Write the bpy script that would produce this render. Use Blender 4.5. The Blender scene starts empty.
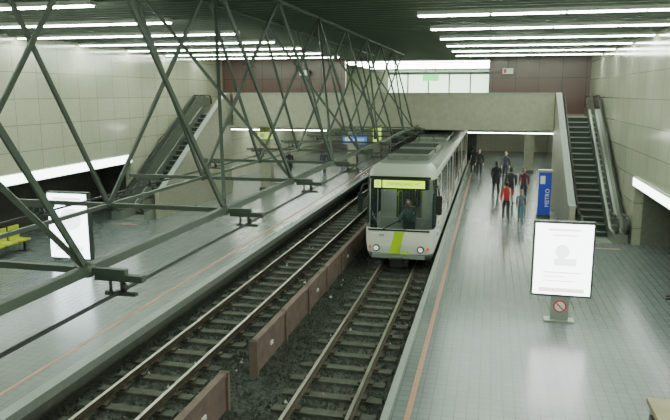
import bpy, bmesh, math, random
from mathutils import Vector, Matrix
random.seed(4)
scene = bpy.context.scene
COL = scene.collection

# ------------------------------------------------------------ materials
def new_mat(name):
    m = bpy.data.materials.new(name); m.use_nodes = True
    nt = m.node_tree
    return m, nt, nt.nodes['Principled BSDF']

def mat(name, col, rough=0.5, metal=0.0, var=0.0, vscale=8.0, bump=0.0, emit=None, es=0.0, spec=None):
    m, nt, p = new_mat(name)
    p.inputs['Base Color'].default_value = (*col, 1)
    p.inputs['Roughness'].default_value = rough
    p.inputs['Metallic'].default_value = metal
    if spec is not None: p.inputs['Specular IOR Level'].default_value = spec
    if emit:
        p.inputs['Emission Color'].default_value = (*emit, 1)
        p.inputs['Emission Strength'].default_value = es
    if var > 0 or bump > 0:
        tc = nt.nodes.new('ShaderNodeTexCoord')
        n = nt.nodes.new('ShaderNodeTexNoise'); n.inputs['Scale'].default_value = vscale; n.inputs['Detail'].default_value = 6
        nt.links.new(tc.outputs['Object'], n.inputs['Vector'])
        if var > 0:
            r = nt.nodes.new('ShaderNodeValToRGB')
            r.color_ramp.elements[0].position = 0.3; r.color_ramp.elements[1].position = 0.7
            r.color_ramp.elements[0].color = (*[c*(1-var) for c in col], 1)
            r.color_ramp.elements[1].color = (*[min(1, c*(1+var)) for c in col], 1)
            nt.links.new(n.outputs['Fac'], r.inputs['Fac']); nt.links.new(r.outputs['Color'], p.inputs['Base Color'])
        if bump > 0:
            b = nt.nodes.new('ShaderNodeBump'); b.inputs['Strength'].default_value = bump; b.inputs['Distance'].default_value = 0.05
            nt.links.new(n.outputs['Fac'], b.inputs['Height']); nt.links.new(b.outputs['Normal'], p.inputs['Normal'])
    return m

def tile_mat(name, c1, c2, mortar, w, h, ms, rough, axes='XY', offset=0.0, speck=0.12, sscale=30, cloud=.12, rvar=.25, spec=.5):
    m, nt, p = new_mat(name)
    p.inputs['Specular IOR Level'].default_value = spec
    tc = nt.nodes.new('ShaderNodeTexCoord'); sp = nt.nodes.new('ShaderNodeSeparateXYZ'); cb = nt.nodes.new('ShaderNodeCombineXYZ')
    nt.links.new(tc.outputs['Object'], sp.inputs[0])
    nt.links.new(sp.outputs[axes[0]], cb.inputs['X']); nt.links.new(sp.outputs[axes[1]], cb.inputs['Y'])
    b = nt.nodes.new('ShaderNodeTexBrick'); b.offset = offset
    b.inputs['Color1'].default_value = (*c1, 1); b.inputs['Color2'].default_value = (*c2, 1); b.inputs['Mortar'].default_value = (*mortar, 1)
    b.inputs['Scale'].default_value = 1.0; b.inputs['Brick Width'].default_value = w; b.inputs['Row Height'].default_value = h
    b.inputs['Mortar Size'].default_value = ms; b.inputs['Bias'].default_value = 0
    nt.links.new(cb.outputs[0], b.inputs['Vector'])
    n = nt.nodes.new('ShaderNodeTexNoise'); n.inputs['Scale'].default_value = sscale; n.inputs['Detail'].default_value = 4
    nt.links.new(tc.outputs['Object'], n.inputs['Vector'])
    n2 = nt.nodes.new('ShaderNodeTexNoise'); n2.inputs['Scale'].default_value = 0.5; n2.inputs['Detail'].default_value = 3
    nt.links.new(tc.outputs['Object'], n2.inputs['Vector'])
    mr = nt.nodes.new('ShaderNodeMapRange'); mr.inputs['From Min'].default_value = .3; mr.inputs['From Max'].default_value = .7
    mr.inputs['To Min'].default_value = 1-speck; mr.inputs['To Max'].default_value = 1+speck
    nt.links.new(n.outputs['Fac'], mr.inputs['Value'])
    mr2 = nt.nodes.new('ShaderNodeMapRange'); mr2.inputs['From Min'].default_value = .3; mr2.inputs['From Max'].default_value = .7
    mr2.inputs['To Min'].default_value = 1-cloud; mr2.inputs['To Max'].default_value = 1+cloud
    nt.links.new(n2.outputs['Fac'], mr2.inputs['Value'])
    mm = nt.nodes.new('ShaderNodeMath'); mm.operation = 'MULTIPLY'
    nt.links.new(mr.outputs[0], mm.inputs[0]); nt.links.new(mr2.outputs[0], mm.inputs[1])
    vm = nt.nodes.new('ShaderNodeVectorMath'); vm.operation = 'SCALE'
    nt.links.new(b.outputs['Color'], vm.inputs[0]); nt.links.new(mm.outputs[0], vm.inputs['Scale'])
    nt.links.new(vm.outputs[0], p.inputs['Base Color'])
    rr = nt.nodes.new('ShaderNodeMapRange'); rr.inputs['To Min'].default_value = rough*(1-rvar); rr.inputs['To Max'].default_value = rough*(1+rvar)
    nt.links.new(n2.outputs['Fac'], rr.inputs['Value']); nt.links.new(rr.outputs[0], p.inputs['Roughness'])
    return m

M = {}
M['floor'] = tile_mat('platform_tiles', (.135,.155,.155), (.16,.178,.178), (.085,.10,.10), .2, .2, .010, .23, 'XY', cloud=.05, rvar=.06, spec=.85)
M['wall'] = tile_mat('granite_panels', (.39,.395,.30), (.43,.43,.33), (.20,.205,.15), 1.2, .9, .012, .15, 'YZ', 0.0, .10, 22, cloud=.06, spec=.8)
M['conc'] = mat('beige_concrete', (.28,.272,.205), .5, var=.10, vscale=5, bump=.1)
M['concd'] = mat('dark_concrete', (.08,.085,.07), .8, var=.2, vscale=4)
M['brown'] = tile_mat('brown_panels', (.095,.042,.034), (.11,.052,.042), (.03,.02,.02), 1.2, 3.2, .02, .3, 'XZ')
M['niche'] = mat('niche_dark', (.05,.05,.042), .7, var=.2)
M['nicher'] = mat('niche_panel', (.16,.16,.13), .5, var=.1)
M['ballast'] = mat('ballast', (.038,.042,.034), .9, var=.6, vscale=14, bump=1.0)
M['stone'] = mat('stone', (.05,.055,.045), .9, var=.5, vscale=3)
M['litter'] = mat('litter', (.5,.5,.46), .8)
M['sleeper'] = mat('sleeper', (.06,.062,.048), .85, var=.35, vscale=6)
M['railtop'] = mat('rail_steel', (.36,.34,.29), .4, .9)
M['rust'] = mat('rail_side', (.07,.05,.038), .8, var=.3)
M['barrier'] = mat('barrier_panel', (.15,.10,.085), .75, var=.25, vscale=3, bump=.1)
M['orange'] = mat('orange_line', (.38,.19,.13), .45, var=.15, vscale=10)
M['coping'] = mat('coping', (.24,.255,.235), .5, var=.1)
M['steel'] = mat('truss_steel', (.060,.076,.058), .5, .1, var=.12, vscale=3)
M['slat'] = mat('ceiling_slat', (.10,.13,.095), .5, .1)
M['ceil'] = mat('ceiling_void', (.02,.026,.02), .9)
M['black'] = mat('black', (.012,.013,.013), .4)
M['rubber'] = mat('rubber', (.02,.02,.02), .5)
M['metal'] = mat('brushed_metal', (.36,.38,.34), .35, .7)
M['dmetal'] = mat('dark_metal', (.065,.08,.065), .45, .4)
M['step'] = mat('escalator_step', (.04,.045,.04), .5, .5)
M['white'] = mat('tram_white', (.72,.74,.66), .3)
M['cream'] = mat('tram_roof_front', (.38,.41,.34), .4)
M['roof'] = mat('tram_roof', (.14,.155,.13), .55, var=.2)
M['grey'] = mat('tram_grey', (.22,.23,.22), .4)
M['lime'] = mat('lime', (.42,.65,.01), .4)
M['tube'] = mat('lamp_tube', (1,1,1), .5, emit=(.83,1,.81), es=56)
M['tube2'] = mat('lamp_tube_low', (1,1,1), .5, emit=(.88,1,.84), es=60)
M['strip'] = mat('light_band', (1,1,1), .5, emit=(.90,1,.92), es=8)
M['housing'] = mat('lamp_housing', (.5,.52,.48), .4)
M['ledbg'] = mat('led_panel', (.1,.14,0), .5, emit=(.62,1,.02), es=2.2)
M['head'] = mat('headlamp', (.8,.8,.8), .1, emit=(1,1,.9), es=.6)
M['redlamp'] = mat('red_lamp', (.5,.03,.02), .3, emit=(1,.1,.05), es=.6)
M['blue'] = mat('blue_panel', (.02,.035,.26), .35, emit=(.02,.05,.45), es=.3)
M['bluelit'] = mat('blue_lit', (.02,.07,.5), .35, emit=(.05,.18,1), es=.8)
M['greenlit'] = mat('green_lit', (.05,.4,.1), .35, emit=(.2,.9,.3), es=1.2)
M['limelit'] = mat('lime_lit', (.5,.6,.02), .35, emit=(.6,.9,.1), es=1)
M['signw'] = mat('sign_white', (.8,.8,.76), .4)
M['poster'] = mat('poster_lit', (.8,.85,.85), .4, emit=(.94,1,.98), es=7)
M['posterb'] = mat('poster_blue', (.6,.75,.85), .4, emit=(.82,.96,1), es=7)
M['pink'] = mat('poster_pink', (.8,.6,.55), .4, emit=(1,.86,.82), es=3.0)
M['palegrey'] = mat('poster_grey', (.6,.65,.65), .4, emit=(.84,.92,.94), es=4.2)
M['pred'] = mat('poster_red', (.35,.04,.04), .4, emit=(.6,.06,.06), es=.25)
M['bench'] = mat('bench_yellow', (.46,.50,.03), .4)
M['conlit'] = mat('concourse_glow', (.7,.8,.7), .3, emit=(.78,1,.74), es=2.4)  # glow of the panels added to brighten the far concourse
M['seat'] = mat('tram_seat', (.10,.14,.17), .7)
M['inner'] = mat('tram_lining', (.55,.58,.52), .6)
M['skin'] = mat('skin', (.52,.33,.25), .5)
M['hair'] = mat('hair', (.035,.022,.015), .6)
M['hairb'] = mat('hair_blond', (.25,.17,.09), .6)
M['mouth'] = mat('lips', (.35,.12,.1), .5)
M['wood']=mat('tan_cap',(.33,.27,.17),.6,var=.15,vscale=4)
M['glassp']=mat('balustrade_panel',(.17,.19,.155),.12,.3)
def glass_mat():
    m = bpy.data.materials.new('tram_glass'); m.use_nodes = True; nt = m.node_tree
    for n in list(nt.nodes): nt.nodes.remove(n)
    o = nt.nodes.new('ShaderNodeOutputMaterial'); mx = nt.nodes.new('ShaderNodeMixShader'); mx.inputs[0].default_value = .28
    t = nt.nodes.new('ShaderNodeBsdfTransparent'); t.inputs[0].default_value = (.74,.81,.76,1)
    p = nt.nodes.new('ShaderNodeBsdfPrincipled'); p.inputs['Base Color'].default_value = (.02,.026,.024,1); p.inputs['Roughness'].default_value = .06
    nt.links.new(t.outputs[0], mx.inputs[1]); nt.links.new(p.outputs[0], mx.inputs[2]); nt.links.new(mx.outputs[0], o.inputs[0])
    return m
M['glass'] = glass_mat()
M['sideglass'] = mat('tram_side_glass', (.02,.025,.025), .08)

# ------------------------------------------------------------ mesh builder
class B:
    def __init__(s):
        s.v=[]; s.f=[]; s.m=[]; s.sm=[]; s.slots=[]
    def mi(s, k):
        if k not in s.slots: s.slots.append(k)
        return s.slots.index(k)
    def face(s, idx, k, smooth=False):
        s.f.append(tuple(idx)); s.m.append(s.mi(k)); s.sm.append(smooth)
    def box(s, x0,x1,y0,y1,z0,z1,k, top=None):
        n=len(s.v)
        s.v += [(x0,y0,z0),(x1,y0,z0),(x1,y1,z0),(x0,y1,z0),(x0,y0,z1),(x1,y0,z1),(x1,y1,z1),(x0,y1,z1)]
        for q in [(0,3,2,1),(0,1,5,4),(1,2,6,5),(2,3,7,6),(3,0,4,7)]: s.face([n+i for i in q],k)
        s.face([n+4,n+5,n+6,n+7], top or k)
    def quad(s, pts, k):
        n=len(s.v); s.v += [tuple(p) for p in pts]; s.face(range(n,n+len(pts)),k)
    def prism_x(s, yz, x0, x1, k):
        n=len(s.v); c=len(yz)
        s.v += [(x0,y,z) for y,z in yz]+[(x1,y,z) for y,z in yz]
        s.face([n+i for i in range(c)],k); s.face([n+c+i for i in reversed(range(c))],k)
        for i in range(c):
            j=(i+1)%c; s.face([n+i,n+c+i,n+c+j,n+j],k)
    def tube(s, p, q, r, k, r2=None, seg=8, cap=True):
        p=Vector(p); q=Vector(q); r2 = r if r2 is None else r2
        d=(q-p).normalized(); a=d.orthogonal().normalized(); b=d.cross(a)
        n=len(s.v)
        for c,rr in ((p,r),(q,r2)):
            for i in range(seg):
                t=2*math.pi*i/seg; s.v.append(tuple(c+a*math.cos(t)*rr+b*math.sin(t)*rr))
        for i in range(seg):
            j=(i+1)%seg; s.face([n+i,n+j,n+seg+j,n+seg+i],k,True)
        if cap:
            s.face([n+i for i in reversed(range(seg))],k); s.face([n+seg+i for i in range(seg)],k)
    def path(s, pts, r, k, seg=8):
        for a,b in zip(pts[:-1],pts[1:]): s.tube(a,b,r,k,seg=seg)
        for a in pts[1:-1]: s.ell(a,(r,r,r),k,8,6)
    def beam(s, p, q, w, h, k):
        p=Vector(p); q=Vector(q); d=(q-p).normalized()
        up=Vector((0,0,1)) if abs(d.z)<.95 else Vector((1,0,0))
        a=d.cross(up).normalized(); b=a.cross(d).normalized(); n=len(s.v)
        for c in (p,q):
            for x,y in ((-1,-1),(1,-1),(1,1),(-1,1)): s.v.append(tuple(c+a*x*w/2+b*y*h/2))
        for qd in [(3,2,1,0),(4,5,6,7),(0,1,5,4),(1,2,6,5),(2,3,7,6),(3,0,4,7)]: s.face([n+i for i in qd],k)
    def ell(s, c, r, k, seg=12, rings=8):
        n=len(s.v); cx,cy,cz=c
        s.v.append((cx,cy,cz-r[2]))
        for j in range(1,rings):
            ph=-math.pi/2+math.pi*j/rings
            for i in range(seg):
                t=2*math.pi*i/seg
                s.v.append((cx+r[0]*math.cos(ph)*math.cos(t), cy+r[1]*math.cos(ph)*math.sin(t), cz+r[2]*math.sin(ph)))
        s.v.append((cx,cy,cz+r[2])); top=len(s.v)-1
        for i in range(seg):
            j=(i+1)%seg
            s.face([n,n+1+j,n+1+i],k,True); s.face([top,top-seg+i,top-seg+j],k,True)
            for q in range(rings-2):
                b0=n+1+q*seg; s.face([b0+i,b0+j,b0+seg+j,b0+seg+i],k,True)
    def obj(s, name, loc=(0,0,0), rotz=0, parent=None):
        me=bpy.data.meshes.new(name); me.from_pydata(s.v,[],s.f)
        for k in s.slots: me.materials.append(M[k])
        for p,mi,sm in zip(me.polygons,s.m,s.sm): p.material_index=mi; p.use_smooth=sm
        me.update()
        o=bpy.data.objects.new(name,me); COL.objects.link(o); o.location=loc; o.rotation_euler=(0,0,rotz)
        if parent: o.parent=parent
        return o

def text_obj(name, body, size, loc, rot, k, parent=None, ext=.004):
    cu=bpy.data.curves.new(name,'FONT'); cu.body=body; cu.size=size; cu.extrude=ext; cu.align_x='CENTER'; cu.align_y='CENTER'
    o=bpy.data.objects.new(name,cu); COL.objects.link(o); o.location=loc; o.rotation_euler=rot
    cu.materials.append(M[k])
    if parent: o.parent=parent
    return o

PZ=0.3      # platform level
MZ=4.5      # mezzanine level
CZ=7.5      # slat ceiling
XL,XR=-15.7,5.0
Y0,Y1=-5.0,62.0

# ------------------------------------------------------------ shell
b=B(); b.box(-7.8,-1.4,Y0,Y1,-.5,-.24,'ballast'); b.obj('floor')

b=B()
b.box(-1.55,6.6,Y0,Y1,-.05,PZ,'concd','floor')
b.box(-1.58,-1.45,Y0,Y1,.12,PZ+.003,'coping')
b.box(-1.2,-1.10,Y0,Y1,PZ,PZ+.004,'orange')
b.obj('station_platform')
b=B(); b.box(-1.4,6.6,Y0,Y1,-.5,-.05,'concd'); b.box(-17.3,-7.8,Y0,Y1,-.5,-.05,'concd'); b.obj('platform_foundation')
b=B()
b.box(-17.3,-7.62,Y0,Y1,-.05,PZ,'concd','floor')
b.box(-7.85,-7.6,Y0,Y1,.12,PZ+.003,'coping')
b.box(-8.37,-8.27,Y0,Y1,PZ,PZ+.004,'orange')
b.obj('station_platform')

b=B()
b.box(XR,XR+.3,Y0,Y1,2.75,CZ+.4,'wall'); b.box(XR,XR+.3,24.3,Y1,PZ,2.75,'wall')
b.box(6.6,6.8,Y0,24.6,PZ,2.9,'nicher'); b.box(XR+.3,6.6,24.3,24.6,PZ,2.75,'nicher'); b.box(XR+.3,6.6,Y0,24.3,2.6,2.9,'housing')
b.obj('wall_right')
b=B()
b.box(XL-.3,XL,Y0,Y1,2.75,CZ+.4,'wall'); b.box(XL-.3,XL,26.3,Y1,PZ,2.75,'wall')
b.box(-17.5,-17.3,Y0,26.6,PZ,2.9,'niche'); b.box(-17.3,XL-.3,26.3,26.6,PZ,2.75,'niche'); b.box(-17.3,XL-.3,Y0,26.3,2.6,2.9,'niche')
b.obj('wall_left')
b=B(); b.box(-17.5,6.8,Y0-.3,Y0,-.5,CZ+.4,'wall'); b.obj('wall_back')
b=B()
b.box(XL,-9.2,Y1,Y1+.3,0,4,'conc'); b.box(-1.2,XR,Y1,Y1+.3,0,4,'conc'); b.box(-9.2,-1.2,Y1,Y1+.3,-.3,4,'black')  # black panel paints in the darkness of the tunnel openings
b.obj('wall_far')
b=B(); b.box(XL,XR,52,52.3,MZ,CZ+.4,'wall'); b.obj('wall_upper_far')
b=B()
b.box(XL,-8.2,37,37.3,MZ,CZ,'brown'); b.box(-.2,XR,37,37.3,MZ,CZ,'brown')
b.obj('wall_concourse')
# ceiling
b=B(); b.box(XL,XR,Y0,52,CZ+.35,CZ+.5,'ceil')
y=Y0+.2
while y<51.8:
    b.box(XL,XR,y,y+.05,CZ,CZ+.2,'slat'); y+=.42
b.obj('ceiling')
# lamps
def lamp(x0,x1,y,z,k='tube',w=.075,drop=.03):
    b=B(); b.box(x0,x1,y-w-.03,y+w+.03,z+.03,z+.12,'housing')
    n=int((x1-x0)/1.5)
    L=(x1-x0)/n
    for i in range(n):
        b.box(x0+i*L+.03,x0+(i+1)*L-.03,y-w,y+w,z,z+.04,k)
    b.tube((x0+.5,y,z+.1),(x0+.5,y,z+.5 if z>5 else z+.3),.01,'dmetal'); b.tube((x1-.5,y,z+.1),(x1-.5,y,z+.5 if z>5 else z+.3),.01,'dmetal')
    b.obj('fluorescent_light')
yy=-1.2
while yy<36:
    lamp(-1.8,4.95,yy,CZ-.12); lamp(-15.6,-8.2+(.0 if yy<18 else .5),yy,CZ-.12); yy+=3.45
for yy in (39,41.5,44,46.5,49): lamp(-9,.6,yy,CZ-.12)
for yy in (35.5,41,47,54): lamp(-1.2,4.8,yy,3.52,'tube2'); lamp(-15.4,-8.6,yy,3.52,'tube2')

b=B(); b.box(XR-.1,XR,Y0,24.3,2.42,2.75,'housing'); b.quad([(XR-.105,Y0,2.45),(XR-.105,24.2,2.45),(XR-.105,24.2,2.72),(XR-.105,Y0,2.72)],'strip'); b.obj('wall_light_band')
b=B(); b.box(XL,XL+.1,Y0,26.3,2.52,2.92,'housing'); b.quad([(XL+.105,Y0,2.55),(XL+.105,26.2,2.55),(XL+.105,26.2,2.89),(XL+.105,Y0,2.89)],'strip'); b.obj('wall_light_band')

# ------------------------------------------------------------ mezzanine
b=B()
b.box(-13.4,2.93,33,33.8,3.85,MZ,'conc'); b.box(XL,XR,33.8,52,3.85,MZ,'conc'); b.box(XL,XR,52,Y1,3.85,MZ,'concd')
b.box(-13.4,2.93,32.9,33.1,3.8,5.55,'conc'); b.box(-13.45,2.95,32.85,33.15,5.55,5.62,'coping')
b.obj('mezzanine_balcony')
for x,y in ((-12,34.2),(-9.2,44),(2.6,46),(-9.2,54)):
    b=B(); b.box(x-.3,x+.3,y-.3,y+.3,PZ,3.85,'conc'); b.box(x-.36,x+.36,y-.36,y+.36,PZ,PZ+.15,'dmetal'); b.box(x-.35,x+.35,y-.35,y+.35,3.7,3.85,'conc'); b.obj('concrete_pillar')

# framed glowing panels added to brighten the far concourse
b=B(); 
for i in range(5):
    x=-8+i*1.6
    b.box(x,x+1.5,51.9,52,5.2,7.0,'conlit'); b.box(x+1.5,x+1.6,51.85,52,MZ,7.2,'dmetal')
b.box(-8,0,51.85,52,7.0,7.2,'dmetal')
b.obj('glow_panels')
b=B(); b.box(-4.3,-3.3,42,42.1,6.35,6.75,'greenlit'); b.tube((-4.1,42.05,6.75),(-4.1,42.05,7.5),.02,'dmetal'); b.tube((-3.5,42.05,6.75),(-3.5,42.05,7.5),.02,'dmetal'); b.obj('exit_sign')

# ------------------------------------------------------------ escalators
def escalator(xc, s):
    # s: side (-1/+1) of the open flank with the solid parapet; the other side meets the wall
    b=B(); hw=.5
    ys,zs,ye,ze=25.4,PZ,32.7,MZ
    n=20; dy=(ye-ys)/n; dz=(ze-zs)/n
    for i in range(n):
        b.box(xc-hw,xc+hw,ys+i*dy,ys+(i+1)*dy+.05,zs+(i)*dz-.15,zs+(i+1)*dz,'step')
        b.box(xc-hw,xc+hw,ys+i*dy-.012,ys+i*dy,zs+(i+1)*dz-.03,zs+(i+1)*dz+.003,'metal')
    b.box(xc-hw,xc+hw,24.3,ys,PZ,PZ+.03,'metal'); b.box(xc-hw,xc+hw,ye,33.8,MZ-.3,MZ+.02,'metal')
    for sx in (-1,1):
        xa=xc+sx*(hw+.02)
        wide=.16 if sx==s else .5
        prof=[(24.3,PZ),(25.5,PZ),(ye+.2,MZ-.35),(33.8,MZ-.35),(33.8,MZ+.35),(ye-.1,MZ+.35),(25.2,PZ+.38),(24.3,PZ+.38)]
        x0,x1=sorted((xa,xa+sx*wide)); b.prism_x(prof,x0,x1,'metal')
        rails=[xa+sx*.075]+([] if sx==s else [xa+sx*.40])
        for xm in rails:
            prof=[(24.15,PZ+.38),(25.2,PZ+.38),(ye-.1,MZ+.35),(33.8,MZ+.35),(33.9,MZ+.85),(ye-.2,MZ+.93),(25.1,PZ+.93),(24.1,PZ+.9),(23.95,PZ+.65)]
            b.prism_x(prof,xm-.025,xm+.025,'glassp')
            pts=[(xm,24.25,PZ+.42),(xm,23.98,PZ+.5),(xm,23.86,PZ+.68),(xm,23.98,PZ+.9),(xm,24.25,PZ+.97),(xm,25.1,PZ+.97),(xm,ye-.2,MZ+.97),(xm,33.8,MZ+.97),(xm,34.0,MZ+.8),(xm,34.0,MZ+.5)]
            b.path(pts,.042,'rubber')
    b.obj('escalator')
    b=B(); xa=xc+s*.72; x0,x1=sorted((xa,xa+s*.2))
    prof=[(24.9,PZ),(33.1,PZ),(33.1,5.55),(32.6,5.55),(25.3,PZ+1.15),(24.9,PZ+1.15)]
    b.prism_x(prof,x0,x1,'conc')
    b.prism_x([(24.9,PZ+1.15),(25.3,PZ+1.15),(32.6,5.55),(33.1,5.55),(33.1,5.62),(32.55,5.62),(25.25,PZ+1.22),(24.9,PZ+1.22)],x0-.03,x1+.03,'coping')
    b.obj('escalator_parapet')
escalator(3.88,-1)
escalator(-14.55,1)

# ------------------------------------------------------------ tracks
def track(xc):
    b=B(); y=Y0
    while y<Y1-.5:
        j=random.uniform(-.03,.03)
        b.box(xc-.98+j,xc+.98+j,y,y+.22,-.26,-.175,'sleeper')
        for sx in (-1,1):
            b.box(xc+sx*.56-.15,xc+sx*.56+.15,y+.03,y+.19,-.175,-.125,'rust')
        y+=.68
    for sx in (-1,1):
        x=xc+sx*.56
        b.box(x-.065,x+.065,Y0,Y1-.1,-.125,-.10,'rust'); b.box(x-.012,x+.012,Y0,Y1-.1,-.10,-.03,'rust'); b.box(x-.034,x+.034,Y0,Y1-.1,-.03,0,'rust','railtop')
    b.obj('railway_track')
track(-2.80); track(-6.36)
b=B()
for i in range(18000):
    x=random.uniform(-7.6,-1.6); y=random.uniform(7,34); s=random.uniform(.02,.048)
    k='stone' if random.random()<.994 else 'litter'
    if k=='litter': s*=1.2
    z=-.235; n=len(b.v); a=random.uniform(0,3)
    for t in range(4): b.v.append((x+s*math.cos(a+t*1.57)*random.uniform(.7,1.2),y+s*math.sin(a+t*1.57)*random.uniform(.7,1.2),z+random.uniform(-.2,.3)*s))
    b.v.append((x,y,z+s*1.4))
    for t in range(4): b.face([n+t,n+(t+1)%4,n+4],k)
b.obj('ballast_stones')
# barrier between tracks
def barrier(ya,yb):
    b=B(); y=ya
    while y<yb-.1:
        e=min(y+2.0,yb)
        b.box(-4.64,-4.56,y+.03,e-.03,-.2,.50,'barrier')
        b.box(-4.67,-4.53,y+.0,e,.46,.54,'barrier')
        b.box(-4.69,-4.51,y-.04,y+.06,-.24,.54,'barrier')
        if int(y)%4==0: b.box(-4.57,-4.53,y+.9,y+1.05,.1,.18,'signw')
        y=e
    b.box(-4.69,-4.51,yb-.05,yb+.05,-.24,.54,'barrier')
    b.obj('track_barrier')
barrier(2.5,10.5); barrier(12.05,34)

# ------------------------------------------------------------ truss and overhead wires
b=B()
zb,zt=4.0,7.45
XA,XB,TC,TD=-3.55,-5.35,-4.3,-5.8
st=[1.9+3.2*i for i in range(10)]
st=[y for y in st if y<32.8]
ya,yb=-1.2,32.8
b.beam((XA,ya,zb),(XA,yb,zb),.085,.085,'steel'); b.beam((XB,ya,zb),(XB,yb,zb),.05,.05,'steel')
b.beam((TC,ya,zt),(TC,yb,zt),.05,.05,'steel'); b.beam((TD,ya,zt),(TD,yb,zt),.05,.05,'steel')
for i,y in enumerate(st):
    b.beam((-6.9,y,zb),(-3.15,y,zb),.06,.06,'steel')
    ym,yp=y-1.6,y+1.6
    L=[((XA,y,zb),(TC,ym,zt)),((XB,y,zb),(TD,ym,zt)),((XB,y,zb),(TC,yp,zt))]
    if i%2==1: L.append(((XA,y,zb),(TD,ym,zt)))
    if i%2==0: L.append(((XA,y,zb),(TC,yp,zt)))
    for P_,T in L: b.beam(P_,T,.05,.05,'steel')
    b.ell((XA,y,zb),(.075,.075,.075),'steel',10,8); b.ell((XB,y,zb),(.06,.06,.06),'steel',10,8)
    for xb in (-3.20,-6.5):
        b.beam((xb-.26,y,zb-.05),(xb+.22,y,zb-.05),.07,.06,'dmetal')
        b.tube((xb,y,zb-.08),(xb,y,zb-.22),.022,'dmetal'); b.tube((xb-.12,y,zb-.08),(xb-.12,y,zb-.2),.015,'dmetal')
        b.beam((xb-.17,y,zb-.20),(xb+.14,y,zb-.20),.05,.03,'dmetal')
        b.ell((xb+.02,y,zb-.14),(.034,.034,.045),'rubber',8,6)
b.obj('steel_truss')
b=B()
for x in (-3.20,-6.5):
    b.beam((x,-4,3.83),(x,32.5,3.83),.02,.03,'rubber')
b.obj('overhead_wire')

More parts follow.
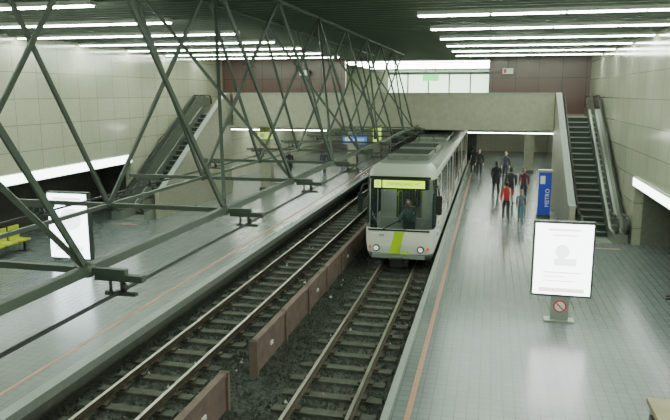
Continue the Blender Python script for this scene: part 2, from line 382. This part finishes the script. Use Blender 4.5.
# ------------------------------------------------------------ tram
def tram(loc):
    root=bpy.data.objects.new('tram',None); COL.objects.link(root); root.location=loc
    b=B(); L=29.0
    lv=[(.26,.16,1.06),(.46,.05,1.10),(.78,.0,1.13),(1.20,.02,1.14),(1.28,.03,1.14),(2.62,.2,1.13),(2.86,.26,1.12),(2.94,.30,1.11),(3.10,.42,1.08),(3.22,.60,1.0),(3.30,.9,.85)]
    segs=[]; y=1.0; k=0
    pat=['P','D','P','W','W','P','D','P','W','G']
    wd={'P':.22,'D':1.35,'W':1.6,'G':.7}
    sy=[(y,None)]
    while y<L-.3:
        t=pat[k%len(pat)]; y=min(L,y+wd[t]); sy.append((y,t)); k+=1
    front=[(1.0,.62),(.985,.36),(.93,.17),(.80,.07),(.55,.02),(.3,.0),(0,0)]
    def outline(z,yf,hw):
        pts=[(hw,sy_) for sy_,_ in reversed(sy)]
        pts=[(hw,max(p[1],yf+.7)) for p in pts]
        fr=[(fx*hw,yf+fy) for fx,fy in front]
        return pts+fr+[(-x,y) for x,y in reversed(fr[:-1])]+[(-x,y) for x,y in reversed(pts)]
    rows=[]
    for z,yf,hw in lv:
        o=outline(z,yf,hw); rows.append([len(b.v)+i for i in range(len(o))]); b.v+= [(x,y,z) for x,y in o]
    ns=len(sy); N=len(rows[0]); types=[t for _,t in reversed(sy)][:ns-1]
    for r in range(len(lv)-1):
        z0=lv[r][0]
        for i in range(N-1):
            if i<ns-1: t=types[i]
            elif i>=N-ns: t=types[N-2-i]
            else: t='F'
            k='white'
            if z0>=2.8: k='cream'
            if z0>=3.05: k='cream' if t=='F' else 'roof'
            if t=='G' and z0<2.9: k='grey'
            if t=='W' and 1.22<z0<2.7: k='sideglass'
            if t=='D' and .7<z0<2.7: k='sideglass'
            if t=='F':
                if 1.22<z0<2.8: k='glass'
                if z0<.6: k='grey' if z0<.4 else 'white'
                if i in (ns-1,N-ns-1) and 1.22<z0<2.9: k='black'
            if t!='F' and z0<.4: k='grey'
            b.face([rows[r][i],rows[r][i+1],rows[r+1][i+1],rows[r+1][i]],k,t=='F' or z0>2.9)
    b.face(rows[-1],'roof'); b.face(list(reversed(rows[0])),'dmetal')
    b.quad([(-1.13,L,.32),(1.13,L,.32),(1.13,L,3.2),(-1.13,L,3.2)],'white')
    b.obj('body',parent=root)
    b=B()
    b.box(-.92,.92,.12,.5,2.56,2.90,'black')
    b.quad([(-.55,.112,2.61),(.80,.112,2.61),(.80,.112,2.85),(-.55,.112,2.85)],'ledbg')
    b.quad([(-.82,.112,2.61),(-.60,.112,2.61),(-.60,.112,2.85),(-.82,.112,2.85)],'ledbg')
    b.beam((-.98,.20,2.93),(.98,.20,2.93),.07,.08,'black')
    b.beam((-1.0,.02,1.24),(1.0,.02,1.24),.04,.05,'black')
    b.quad([(-.30,-.014,.47),(.02,-.014,.47),(.20,.0,1.20),(-.12,.0,1.20)],'lime')
    b.quad([(.10,-.014,.47),(.34,-.014,.47),(.34,-.006,.56),(.12,-.006,.56)],'lime')
    b.box(-.85,.85,-.02,.15,.32,.44,'grey')
    for sx in (-1,1):
        b.tube((sx*.72,.10,.64),(sx*.72,-.02,.64),.11,'black',seg=14); b.tube((sx*.72,-.02,.64),(sx*.72,-.035,.64),.075,'head',seg=14)
        b.tube((sx*.93,.20,.64),(sx*.93,.10,.64),.055,'redlamp',seg=12)
        b.path([(sx*1.08,.45,2.70),(sx*1.22,.2,2.66),(sx*1.27,.1,2.4)],.025,'black'); b.box(sx*1.27-.09,sx*1.27+.09,.04,.12,1.80,2.4,'black')
    b.beam((-.5,.0,1.27),(.25,.03,1.7),.03,.03,'black'); b.beam((.2,.0,1.27),(.55,.04,1.85),.03,.03,'black')
    b.tube((0,.3,.27),(0,-.35,.27),.07,'black'); b.box(-.2,.2,-.48,-.3,.14,.42,'black'); b.box(.22,.34,-.3,.2,.15,.27,'rubber')
    for yb_ in (1.6,9.5,18.5,26.5):
        b.box(-.75,.75,yb_,yb_+2.4,.12,.30,'black')
        for w in (.4,2.0):
            for sx in (-1,1): b.tube((sx*.50,yb_+w,.30),(sx*.60,yb_+w,.30),.295,'dmetal',seg=20)
            b.tube((-.5,yb_+w,.3),(.5,yb_+w,.3),.06,'dmetal')
    for y0,y1 in ((2.2,4.6),(5.2,7.6),(11,14),(15,17.5),(20,23)):
        b.box(-.72,.72,y0,y1,3.26,3.46,'roof'); b.box(-.6,.6,y0+.1,y1-.1,3.46,3.5,'grey')
        for i in range(5): b.box(-.68,.68,y0+.2+i*.4,y0+.24+i*.4,3.49,3.53,'dmetal')
    for sx in (-.4,.4):
        b.tube((sx,8.2,3.33),(sx*.8,9.1,3.56),.025,'dmetal'); b.tube((sx*.8,9.1,3.56),(sx*.8,8.5,3.76),.02,'dmetal')
    b.beam((-.6,8.5,3.78),(.6,8.5,3.78),.1,.03,'dmetal'); b.box(-.5,.5,8,9.2,3.26,3.35,'dmetal')
    b.obj('fittings',parent=root)
    b=B()
    b.box(-1.0,1.0,.6,20,.36,.42,'dmetal'); b.box(-.9,.9,1.9,1.95,.4,1.3,'inner'); b.box(-.7,.7,.35,.7,.6,1.15,'dmetal')
    b.box(-.9,-.35,1.96,2.0,1.3,2.9,'inner'); b.box(.55,.9,1.96,2.0,1.3,2.9,'inner')
    b.box(-.08,.35,1.35,1.75,.8,.95,'seat'); b.box(-.08,.35,1.68,1.8,.9,1.75,'seat')
    for i in range(8):
        for sx in (-.7,.7):
            y=3+i*1.1; b.box(sx-.22,sx+.22,y,y+.42,.8,.92,'seat'); b.box(sx-.22,sx+.22,y+.36,y+.44,.9,1.5,'seat')
            b.tube((sx*.6,y,.4),(sx*.6,y,3.0),.02,'bench')
    b.box(-.5,-.38,1,14,2.98,3.02,'strip'); b.box(.38,.5,1,14,2.98,3.02,'strip'); b.box(-.4,.4,1.0,1.25,2.95,2.98,'strip')  # short cross strip at the front is added to brighten the cab
    b.ell((.13,1.45,1.45),(.22,.14,.32),'seat'); b.ell((.13,1.42,1.9),(.09,.1,.12),'skin'); b.ell((.13,1.46,1.95),(.1,.1,.1),'hair')
    b.tube((-.05,1.4,1.6),(-.12,1.1,1.3),.05,'seat'); b.tube((.32,1.4,1.6),(.36,1.1,1.3),.05,'seat')
    b.obj('interior',parent=root)
    text_obj('destination_text','ZWIJNDRECHT',.165,(.125,.105,2.73),(math.radians(90),0,0),'black',root)
    text_obj('route_number','3',.2,(-.71,.105,2.73),(math.radians(90),0,0),'black',root)
    text_obj('fleet_number','7229',.09,(-.55,-.01,1.06),(math.radians(90),0,0),'black',root,.002)
tram((-2.75,20.4,0))

# ------------------------------------------------------------ signs and boards
def lightbox(loc,w,h,zl,kind):
    root=bpy.data.objects.new('advertising_lightbox',None); COL.objects.link(root); root.location=loc
    b=B()
    b.box(-w/2,w/2,-.1,.1,zl,zl+h,'dmetal')
    b.box(-w/2+.04,w/2-.04,-.108,-.1,zl+.05,zl+h-.05,'poster' if kind==0 else 'posterb')
    if kind==0:
        b.box(-.20,.20,-.07,.07,0,zl,'metal'); b.box(-.34,.34,-.16,.16,0,.04,'metal')
        b.tube((0,-.07,.38),(0,-.09,.38),.15,'pred',seg=20); b.tube((0,-.09,.38),(0,-.10,.38),.115,'signw',seg=20); b.beam((-.08,-.105,.46),(.08,-.105,.30),.01,.03,'pred')
    else:
        for sx in (-1,1): b.box(sx*w/2*.8-.05,sx*w/2*.8+.05,-.06,.06,0,zl,'metal')
    b.obj('case',parent=root)
    b=B(); yf=-.113
    if kind==0:
        for i,(a,c,z,hh) in enumerate([(-.35,.35,1.62,.04),(-.25,.3,1.5,.03),(-.42,.42,.62,.03),(-.42,.1,.52,.025),(-.42,.3,.42,.025),(-.5,.5,.16,.10)]):
            b.box(a,c,yf,yf+.004,zl+z-.05,zl+z-.05+hh,'pink')
        b.ell((-.02,yf,zl+1.08),(.16,.004,.17),'palegrey',20,8); b.box(-.2,.3,yf,yf+.004,zl+.75,zl+.92,'palegrey')
    else:
        b.ell((.1,yf,zl+1.3),(.38,.004,.35),'palegrey',20,8); b.box(-.5,.5,yf,yf+.004,zl+.3,zl+.42,'palegrey'); b.box(-.5,.2,yf,yf+.004,zl+.5,zl+.56,'palegrey'); b.box(-.5,.5,yf,yf+.004,zl+1.9,zl+1.98,'pink')
    b.obj('artwork',parent=root)
lightbox((1.75,15.5,PZ),1.35,1.78,.62,0)
lightbox((-12.75,17.6,PZ),1.45,2.15,.12,1)

root=bpy.data.objects.new('information_column',None); COL.objects.link(root); root.location=(2.38,29.2,PZ)
b=B(); b.box(-.28,.28,-.2,.2,0,.1,'dmetal'); b.box(-.26,.26,-.16,.16,.1,1.95,'blue'); b.box(-.29,.29,-.19,.19,1.95,2.05,'metal'); b.box(-.2,.0,-.165,-.16,1.45,1.8,'signw'); b.box(-.265,-.26,-.12,.12,.4,1.7,'signw')
b.obj('case',parent=root); text_obj('label','METRO',.24,(.12,-.17,.85),(math.radians(90),math.radians(-90),0),'signw',root)

b=B(); b.box(-7.3,-6.1,32.5,32.62,3.05,3.5,'bluelit'); b.box(-7.2,-6.9,32.49,32.5,3.12,3.42,'signw'); b.box(-6.8,-6.2,32.49,32.5,3.2,3.32,'signw')
for x in (-7.1,-6.3): b.tube((x,32.56,3.5),(x,32.95,3.85),.02,'dmetal')
b.obj('hanging_sign')
b=B(); b.box(-5.75,-5.35,32.5,32.6,3.1,3.9,'limelit'); b.box(-5.72,-5.6,32.49,32.5,3.3,3.7,'black'); b.tube((-5.5,32.55,3.7),(-5.5,32.92,3.85),.02,'dmetal'); b.obj('hanging_sign')
b=B(); b.box(-12.3,-11.5,33.6,33.7,3.15,3.5,'limelit'); b.box(-12.2,-11.9,33.59,33.6,3.2,3.45,'signw'); b.tube((-11.9,33.65,3.5),(-11.9,33.65,3.85),.02,'dmetal'); b.obj('hanging_sign')
for x,y in ((.5,36.5),(-10.8,36.6)):
    b=B(); b.box(x,x+.55,y,y+.12,6.6,6.9,'signw'); b.box(x+.05,x+.2,y-.01,y,6.65,6.85,'pred'); b.tube((x+.27,y+.06,6.9),(x+.27,y+.06,7.5),.015,'dmetal'); b.obj('hanging_sign')
def bench(x,y0,y1,s,k):
    b=B(); n=int((y1-y0)/.6)
    b.beam((x,y0,PZ+.36),(x,y1,PZ+.36),.08,.08,'dmetal')
    for i in range(n):
        y=y0+.3+i*.6
        b.box(x-.22,x+.22,y-.24,y+.24,PZ+.40,PZ+.45,k); xb=x+s*.22
        b.box(min(xb,xb+s*.05),max(xb,xb+s*.05),y-.24,y+.24,PZ+.45,PZ+.9,k)
    for y in (y0+.3,y1-.3): b.box(x-.04,x+.04,y-.04,y+.04,PZ,PZ+.36,'dmetal'); b.box(x-.2,x+.2,y-.06,y+.06,PZ,PZ+.02,'dmetal')
    b.obj('platform_bench')
bench(-15.3,14.5,18.9,-1,'bench'); bench(5.3,14.0,19.4,1,'dmetal')
b=B(); b.box(2.5,3.4,8.9,9.9,PZ,1.02,'conc'); b.box(2.45,3.45,8.85,9.95,1.02,1.1,'wood'); b.box(2.44,2.5,9.1,9.7,.75,.95,'black')
b.obj('concrete_bin')
b=B(); b.box(3.3,4.5,23.4,23.55,PZ,PZ+.004,'orange'); b.obj('escalator_floor_marking')
b=B(); b.box(-15.0,-13.9,23.4,23.55,PZ,PZ+.004,'orange'); b.obj('escalator_floor_marking')

# ------------------------------------------------------------ people
def person(loc, face, H=1.75, top=(.03,.03,.03), legs=(.03,.035,.06), hair='hair', stride=.22, pose='walk', bag=None, coat=False):
    idx=len(bpy.data.materials)
    kt='top%d'%idx; kl='leg%d'%idx
    M[kt]=mat('jacket',top,.8,var=.15,vscale=12); M[kl]=mat('trousers',legs,.85,var=.15,vscale=12)
    S=H/1.75
    s=stride
    if pose=='sit':
        J=dict(pel=(0,0,.55),sp=(0,-.02,.78),ch=(0,.0,.98),nk=(0,.03,1.10),hd=(0,.05,1.16),
          lh=(-.1,.03,.55),lk=(-.12,.46,.53),la=(-.12,.50,.10),lt=(-.12,.68,.05),
          rh=(.1,.03,.55),rk=(.12,.46,.53),ra=(.12,.44,.10),rt=(.12,.62,.05),
          ls=(-.2,.0,1.01),le=(-.24,.12,.74),lw=(-.17,.34,.65),rs=(.2,.0,1.01),re=(.24,.12,.74),rw=(.17,.34,.65))
        dh=-.46
    else:
        J=dict(pel=(0,0,.95),sp=(0,.0,1.17),ch=(0,.01,1.36),nk=(0,.02,1.48),hd=(0,.03,1.55),
          lh=(-.09,0,.9),lk=(-.10,s*.55+.03,.5),la=(-.10,s*.9,.10),lt=(-.11,s*.9+.17,.045),
          rh=(.09,0,.9),rk=(.10,-s*.25+.03,.49),ra=(.10,-s*1.1,.13),rt=(.11,-s*1.1+.16,.045),
          ls=(-.185,0,1.40),le=(-.235,-s*.4,1.12),lw=(-.24,-s*.5+.08,.88),
          rs=(.185,0,1.40),re=(.235,s*.4,1.12),rw=(.24,s*.7+.08,.89))
        dh=0
    R=dict(pel=.145,sp=.13,ch=.155,nk=.06,hd=.055,lh=.105,rh=.105,lk=.066,rk=.066,la=.045,ra=.045,lt=.038,rt=.038,
           ls=.078,rs=.078,le=.052,re=.052,lw=.036,rw=.036)
    order=list(J.keys())
    E=[('pel','sp'),('sp','ch'),('ch','nk'),('nk','hd'),('pel','lh'),('lh','lk'),('lk','la'),('la','lt'),('pel','rh'),('rh','rk'),('rk','ra'),('ra','rt'),
       ('ch','ls'),('ls','le'),('le','lw'),('ch','rs'),('rs','re'),('re','rw')]
    me=bpy.data.meshes.new('tmp'); me.from_pydata([J[k] for k in order],[(order.index(a),order.index(c)) for a,c in E],[])
    o=bpy.data.objects.new('tmp',me); COL.objects.link(o)
    sk=o.modifiers.new('s','SKIN'); sk.branch_smoothing=.6
    for i,k in enumerate(order):
        r=R[k]; f=(r*1.15,r*.85) if k in('pel','sp','ch') else (r,r)
        me.skin_vertices[0].data[i].radius=f
    me.skin_vertices[0].data[0].use_root=True
    ss=o.modifiers.new('u','SUBSURF'); ss.levels=2; ss.render_levels=2
    dg=bpy.context.evaluated_depsgraph_get(); ev=o.evaluated_get(dg); em=ev.to_mesh()
    b=B(); V=[v.co.copy() for v in em.vertices]; b.v=[tuple(v) for v in V]
    for p in em.polygons:
        c=p.center
        if pose=='sit':
            k = 'black' if c.z<.12 else (kl if (c.z<.65 and (c.y>.10 or c.z<.55) and abs(c.x)<.22 and not(c.z>.61 and c.y>.2)) else kt)
            if c.z>1.09: k='skin'
        else:
            k='black' if c.z<.10 else (kl if (c.z<(.92 if not coat else .6) and abs(c.x)<.19) else kt)
            if c.z>1.49: k='skin'
        b.face(list(p.vertices),k,True)
    ev.to_mesh_clear(); bpy.data.objects.remove(o)
    if coat:
        seg=16; n=len(b.v); rings=[(1.12,.165,.125),(.9,.19,.15),(.62,.21,.19)]
        for z,rx,ry in rings:
            for i in range(seg): t=2*math.pi*i/seg; b.v.append((rx*math.cos(t),ry*math.sin(t),z))
        for r in range(2):
            for i in range(seg): j=(i+1)%seg; b.face([n+r*seg+j,n+r*seg+i,n+(r+1)*seg+i,n+(r+1)*seg+j],kt,True)
    hx,hy,hz=0,J['hd'][1]+.015,1.64+dh
    b.tube((0,J['nk'][1],1.455+dh),(0,J['nk'][1]+.01,1.51+dh),.085,kt,.07,seg=12)
    b.ell((hx,hy,hz),(.074,.092,.112),'skin',16,12)
    b.ell((hx,hy-.02,hz+.025),(.083,.09,.108),hair,16,12); b.ell((hx,hy-.045,hz-.02),(.075,.06,.10),hair,12,8)
    b.ell((hx,hy+.093,hz-.015),(.014,.022,.024),'skin',8,6)
    for sx in (-1,1):
        b.ell((sx*.03,hy+.082,hz+.008),(.012,.01,.008),'black',8,6); b.ell((sx*.03,hy+.082,hz+.03),(.018,.008,.004),hair,8,4); b.ell((sx*.077,hy,hz-.005),(.012,.02,.03),'skin',8,6)
    b.ell((hx,hy+.083,hz-.052),(.024,.008,.007),'mouth',8,4)
    for sd,w,e in ((-1,J['lw'],J['le']),(1,J['rw'],J['re'])):
        w=Vector(w); d=(w-Vector(e)).normalized()
        fw=Vector((0,1,0)) if pose!='sit' else Vector((1,0,0))*(-sd)
        pc=w+d*.055
        nrm=d.cross(fw).normalized()
        b.ell(tuple(pc),(.02+.02*abs(fw.x),.042 if pose!='sit' else .05,.052 if pose!='sit' else .022),'skin',10,8)
        b.tube(w-d*.02,pc,.026,'skin',.028)
        for i,(of,ln) in enumerate(((.03,.036),(.01,.042),(-.01,.039),(-.03,.030))):
            p0=pc+d*.035+fw*of; p1=p0+d*ln+nrm*.006; p2=p1+d*ln*.6+nrm*(-sd)*.018+Vector((-sd*.008,0,0))
            b.tube(p0,p1,.0095,'skin',.0085,6); b.tube(p1,p2,.0085,'skin',.007,6)
        p0=pc+fw*.03-d*.02; p1=p0+fw*.028+d*.022; p2=p1+d*.03+fw*.004
        b.tube(p0,p1,.011,'skin',.01,6); b.tube(p1,p2,.01,'skin',.008,6)
    if bag:
        M['bag%d'%idx]=mat('bag',bag,.6); kb='bag%d'%idx
        b.ell((.25,-.03,.98),(.07,.16,.14),kb,12,8); b.path([(.25,.08,1.05),(.15,.03,1.45),(.1,-.08,1.42),(.25,-.14,1.05)],.012,kb,6)
    zmin=min(v[2] for v in b.v)
    b.v=[(x*S,y*S,(z-zmin)*S) for x,y,z in b.v]
    b.obj('person',loc,face)
P=math.pi
person((.78,28.0,PZ),.1,1.66,(.42,.03,.03),(.03,.03,.035),'hair',.2,bag=(.6,.6,.55))
person((1.36,27.7,PZ),-.1,1.38,(.12,.13,.17),(.06,.17,.21),'hairb',.2)
person((1.05,31.9,PZ),0,1.84,(.025,.025,.03),(.05,.05,.06),'hair',.16)
person((.40,35.0,PZ),.1,1.80,(.03,.03,.035),(.02,.02,.025),'hair',.2,coat=True)
person((1.70,33.0,PZ),P,1.70,(.14,.04,.06),(.04,.05,.10),'hair',.18)
person((-1.0,43.8,PZ),0,1.82,(.012,.012,.012),(.012,.012,.012),'hair',.15,coat=True)
person((-.60,42.4,PZ),P,1.80,(.015,.015,.015),(.015,.015,.015),'hair',.15)
person((1.0,41.5,PZ),P,1.75,(.05,.05,.07),(.03,.03,.05),'hairb',.2)
person((-12.4,39.6,PZ),P,1.75,(.02,.02,.02),(.02,.02,.02),'hair',.15,coat=True)
person((-10.6,41.5,PZ),0,1.7,(.03,.03,.05),(.02,.02,.03),'hair',.2)
person((5.28,17.9,PZ),P/2,1.75,(.02,.02,.025),(.02,.02,.03),'hair',0,pose='sit')

# ------------------------------------------------------------ world & camera
w=bpy.data.worlds.new('World'); scene.world=w; w.use_nodes=True
w.node_tree.nodes['Background'].inputs[0].default_value=(.5,.6,.5,1); w.node_tree.nodes['Background'].inputs[1].default_value=.05
cam=bpy.data.cameras.new('camera'); co=bpy.data.objects.new('camera',cam); COL.objects.link(co)
co.location=(0,0,5.6); co.rotation_euler=(math.radians(90-10.2),0,math.radians(13.37))
cam.sensor_width=36; cam.lens=34.93; cam.clip_start=.05; cam.clip_end=300
scene.camera=co
